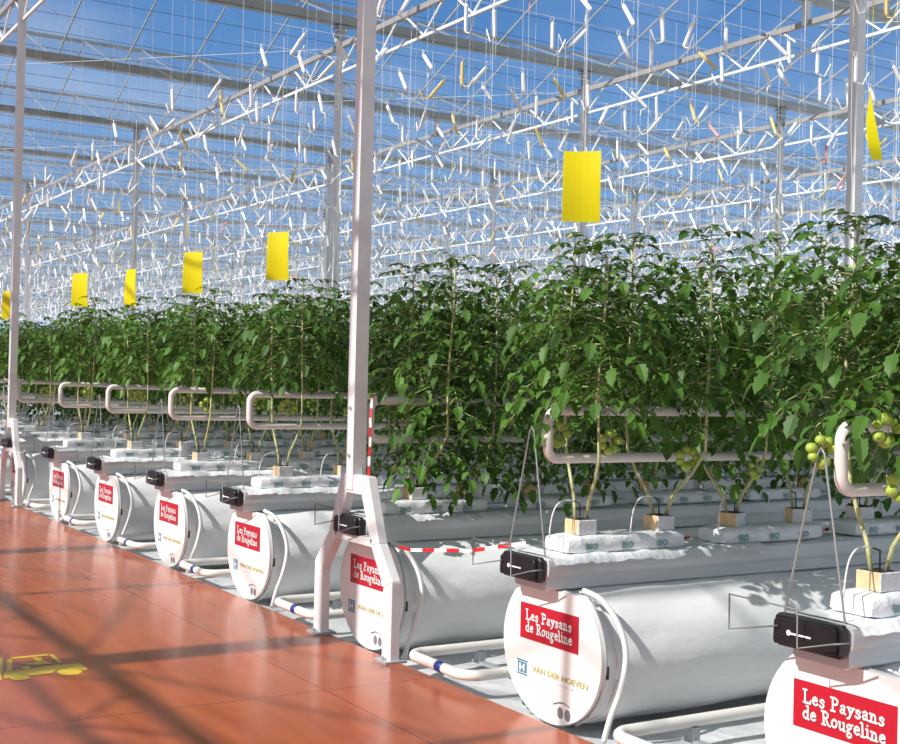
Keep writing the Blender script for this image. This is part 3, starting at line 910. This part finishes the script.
for i, (d, P, n, v, q, rz) in enumerate(spots):
    ci = 1 if q < .08 else 2 if q < .095 else 0
    if i < 298:
        o = place(protoH, v*3+ci, P, rz)
        lab = ['white twine-wound hook hanging from the overhead wires above the crop', 'yellow twine-wound hook hanging from the overhead wires above the crop', 'pink twine-wound hook hanging from the overhead wires above the crop'][ci]
        tag(o, lab, 'twine hook', ['white twine hooks on the overhead wires', 'yellow twine hooks on the overhead wires', 'pink twine hooks on the overhead wires'][ci])
    elif d < 60:
        mbW.cur = ci
        e = hook_geo(mbW, P, v, rz, True)
        mbW.cur = 0
        if d < 30: mbT.tube([e, (e[0], e[1], 2.1)], .0013, 3, False)
for p in protoH:
    if p.name not in used:
        for c in kids(p): bpy.data.objects.remove(c)
        bpy.data.objects.remove(p)
t = mbW.build('distant_twine_hooks', [M['twine'], M['hookY'], M['hookP']])
tag(t, 'dense field of small white hooks under the roof further into the greenhouse', 'twine hooks', kind='stuff')
t2 = mbT.build('support_twine', M['pale_wire'], t)

# overhead wires, one object per crop row
for n in range(-2, 30):
    t = empty('overhead_wire', (XG(n), 0, 0))
    hit = False
    for s in (-1, 1):
        mb = MB(); mb.tube([(s*.26, .0, ZW+.015), (s*.26, 55, ZW+.015)], .0022, 4, False); mb.build('wire', M['pale_wire'], t)
    mb = MB(); y = .3
    while y < 40:
        for s in (-1, 1):
            mb.tube([(s*.26, y+.1*s, ZW+.015), (s*.26, y+.1*s, 5.56)], .0016, 3, False)
        y += 1.26
    h = mb.build('hanging_wire', M['pale_wire'], t); h['kind'] = 'stuff'
    tag(t, 'pair of thin support wires high over the crop, %s row from the front' % nth(n+2), 'overhead wire', 'support wires above the crop rows')

# ------------------------------------------------------------------ sticky traps
def trap(X, Y, zt_, w, h, yaw, label):
    t = empty('sticky_trap', (X, Y, zt_), yaw)
    mb = MB(); K = 8; NX = 6
    for i in range(K+1):
        for k in range(NX+1):
            u = k/NX-.5; z = -h*i/K
            mb.v.append((u*w, .012*math.cos(u*3.0)-.010*math.sin(i/K*PI)+.004*u*i, z))
    for i in range(K):
        for k in range(NX):
            a = i*(NX+1)+k; mb.face((a, a+NX+1, a+NX+2, a+1))
    o = mb.build('sheet', M['trap'], t)
    m = o.modifiers.new('s', 'SOLIDIFY'); m.thickness = .0012
    mb = MB(); mb.tube([(.0, .02, -.03), (.01, .01, .01), (.0, .012, ZW-zt_)], .0018, 4); mb.build('hanging_string', M['twine'], t)
    tag(t, label, 'sticky trap', 'yellow sticky traps over the crop')
trap(-1.41, .154, 2.402, .160, .305, R(48), 'large yellow sticky trap hanging over the crop of the second duct')
trap(-4.61, .154, 2.338, .145, .31, R(40), 'yellow sticky trap hanging above plants of the fourth duct')
trap(-6.21, .165, 2.330, .155, .31, R(40), 'yellow sticky trap hanging above plants of the fifth duct')
trap(-7.81, .19, 2.305, .17, .32, R(10), 'narrow yellow sticky trap hanging above plants of the sixth duct')
trap(-9.41, .185, 2.368, .175, .325, R(35), 'yellow sticky trap hanging above plants of the seventh duct')
trap(-11.30, -.05, 2.27, .20, .30, R(40), 'yellow sticky trap beside the slim post at the end of the path')
# yellow ribbon by the post
mb = MB(); N = 14
a0 = Vector((-1.41, 1.969, 3.007)); a1 = Vector((-1.41, 2.02, 2.573))
for i in range(N+1):
    u = i/N; c = a0.lerp(a1, u)+Vector((0, -.03*math.sin(u*PI), 0)); w = .006+.022*min(1, u*1.6)
    ang = .5+2.2*(1-u)
    mb.v.append((c.x-w*math.sin(ang), c.y-w*math.cos(ang), c.z)); mb.v.append((c.x+w*math.sin(ang), c.y+w*math.cos(ang), c.z))
for i in range(N): mb.face((2*i, 2*i+1, 2*i+3, 2*i+2))
mb.tube([tuple(a0), (a0.x, a0.y, ZW)], .002, 4)
o = mb.build('sticky_ribbon', M['trap'], smooth=True)
tag(o, 'thin twisted yellow sticky ribbon hanging beside the thick white post', 'sticky ribbon')

# ------------------------------------------------------------------ barrier tape
def tape(name, pts, w, seg, label, vert=False):
    mb = MB(); pts = [Vector(p) for p in pts]; acc = 0; red = True
    for a, b in zip(pts, pts[1:]):
        L = (b-a).length; n = max(1, int(L/seg))
        for i in range(n):
            p = a.lerp(b, i/n); q = a.lerp(b, (i+1)/n)
            mb.cur = 0 if (int(acc) % 2 == 0) else 1; acc += 1
            d = (q-p).normalized(); s = Vector((0, 0, 1)) if not vert else Vector((.7, .7, 0))
            s = (s-d*s.dot(d)).normalized()*w/2; tw = d.cross(s)*.25
            bb = len(mb.v); mb.v += [tuple(p-s+tw), tuple(q-s-tw), tuple(q+s-tw), tuple(p+s+tw)]; mb.face((bb, bb+1, bb+2, bb+3))
    o = mb.build(name, [M['tapeR'], M['tapeW']])
    tag(o, label, 'barrier tape'); return o
tape('barrier_tape', [(-3.00, .0, 1.315), (-2.93, -.03, 1.30), (-2.905, -.05, 1.20), (-2.90, -.05, 1.10), (-2.90, -.055, .95), (-2.885, -.06, .82)], .014, .05, 'red and white barrier tape dangling beside the thick square post', True)
tape('barrier_tape', [(-2.55, -.06, .573), (-2.50, -.02, .562), (-2.0, .02, .62), (-1.62, .05, .70)], .017, .085, 'red and white barrier tape stretched from post foot to the second gutter')
tape('barrier_tape', [(-1.55, .72, .690), (-1.545, .82, .690), (-1.54, 1.9, .695)], .018, .06, 'red and white barrier tape lying on the gutter over the second duct')

# ------------------------------------------------------------------ light and sky
w = bpy.data.worlds.new('sky'); scene.world = w; w.use_nodes = True
nt = w.node_tree; nt.nodes.clear(); L = nt.links
out = nt.nodes.new('ShaderNodeOutputWorld'); bg = nt.nodes.new('ShaderNodeBackground')
tc = nt.nodes.new('ShaderNodeTexCoord'); sp = nt.nodes.new('ShaderNodeSeparateXYZ'); L.new(tc.outputs['Generated'], sp.inputs[0])
ramp = nt.nodes.new('ShaderNodeValToRGB'); e = ramp.color_ramp.elements
e[0].position = 0; e[0].color = (.42, .58, .80, 1)
e[1].position = .55; e[1].color = (.045, .15, .42, 1)
k = e.new(.12); k.color = (.20, .40, .72, 1)
k = e.new(.28); k.color = (.085, .25, .58, 1)
L.new(sp.outputs['Z'], ramp.inputs['Fac'])
nz = nt.nodes.new('ShaderNodeTexNoise'); nz.inputs['Scale'].default_value = 2.6; nz.inputs['Detail'].default_value = 6; nz.inputs['Roughness'].default_value = .55
mp = nt.nodes.new('ShaderNodeMapping'); mp.inputs['Scale'].default_value = (1, 1, 2.2); mp.inputs['Location'].default_value = (.3, .1, 0)
L.new(tc.outputs['Generated'], mp.inputs[0]); L.new(mp.outputs[0], nz.inputs['Vector'])
cr_ = nt.nodes.new('ShaderNodeValToRGB'); cr_.color_ramp.elements[0].position = .52; cr_.color_ramp.elements[1].position = .78
cr_.color_ramp.elements[1].color = (.6, .6, .6, 1)
L.new(nz.outputs['Fac'], cr_.inputs['Fac'])
mx = nt.nodes.new('ShaderNodeMix'); mx.data_type = 'RGBA'
L.new(cr_.outputs['Color'], mx.inputs['Factor']); L.new(ramp.outputs['Color'], mx.inputs['A']); mx.inputs['B'].default_value = (.75, .80, .88, 1)
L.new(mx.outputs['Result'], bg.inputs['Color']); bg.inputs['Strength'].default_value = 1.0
dt = nt.nodes.new('ShaderNodeVectorMath'); dt.operation = 'DOT_PRODUCT'; dt.inputs[1].default_value = (.50, -.50, .75); L.new(tc.outputs['Generated'], dt.inputs[0])  # added clouds, only outside the camera's view, to lift shade with neutral light
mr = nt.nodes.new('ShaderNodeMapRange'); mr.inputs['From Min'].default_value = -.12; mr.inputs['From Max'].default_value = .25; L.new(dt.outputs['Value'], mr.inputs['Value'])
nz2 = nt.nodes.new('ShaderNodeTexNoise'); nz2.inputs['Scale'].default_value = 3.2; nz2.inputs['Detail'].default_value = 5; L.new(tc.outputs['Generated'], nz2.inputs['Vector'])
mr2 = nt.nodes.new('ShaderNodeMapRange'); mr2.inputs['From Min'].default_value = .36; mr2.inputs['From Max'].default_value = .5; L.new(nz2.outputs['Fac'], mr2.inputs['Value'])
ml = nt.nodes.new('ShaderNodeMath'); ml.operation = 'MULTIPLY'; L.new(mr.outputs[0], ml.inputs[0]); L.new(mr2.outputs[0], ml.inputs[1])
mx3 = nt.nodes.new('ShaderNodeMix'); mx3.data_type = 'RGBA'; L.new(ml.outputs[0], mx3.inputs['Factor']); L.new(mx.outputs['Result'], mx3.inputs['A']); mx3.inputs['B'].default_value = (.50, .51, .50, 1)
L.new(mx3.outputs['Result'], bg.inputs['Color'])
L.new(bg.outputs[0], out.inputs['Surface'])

sun = bpy.data.lights.new('sun', 'SUN'); sun.energy = 5.5; sun.angle = R(.53); sun.color = (1, .95, .88)
so = bpy.data.objects.new('sun', sun); col.objects.link(so)
so.rotation_euler = Vector((-.035, 1.14, -1)).to_track_quat('-Z', 'Y').to_euler()

vs = scene.view_settings; vs.view_transform = 'Standard'; vs.look = 'None'; vs.gamma = 1; vs.use_curve_mapping = False; vs.exposure = 0.0
scene.cycles.transparent_max_bounces = 16
scene.cycles.max_bounces = 8
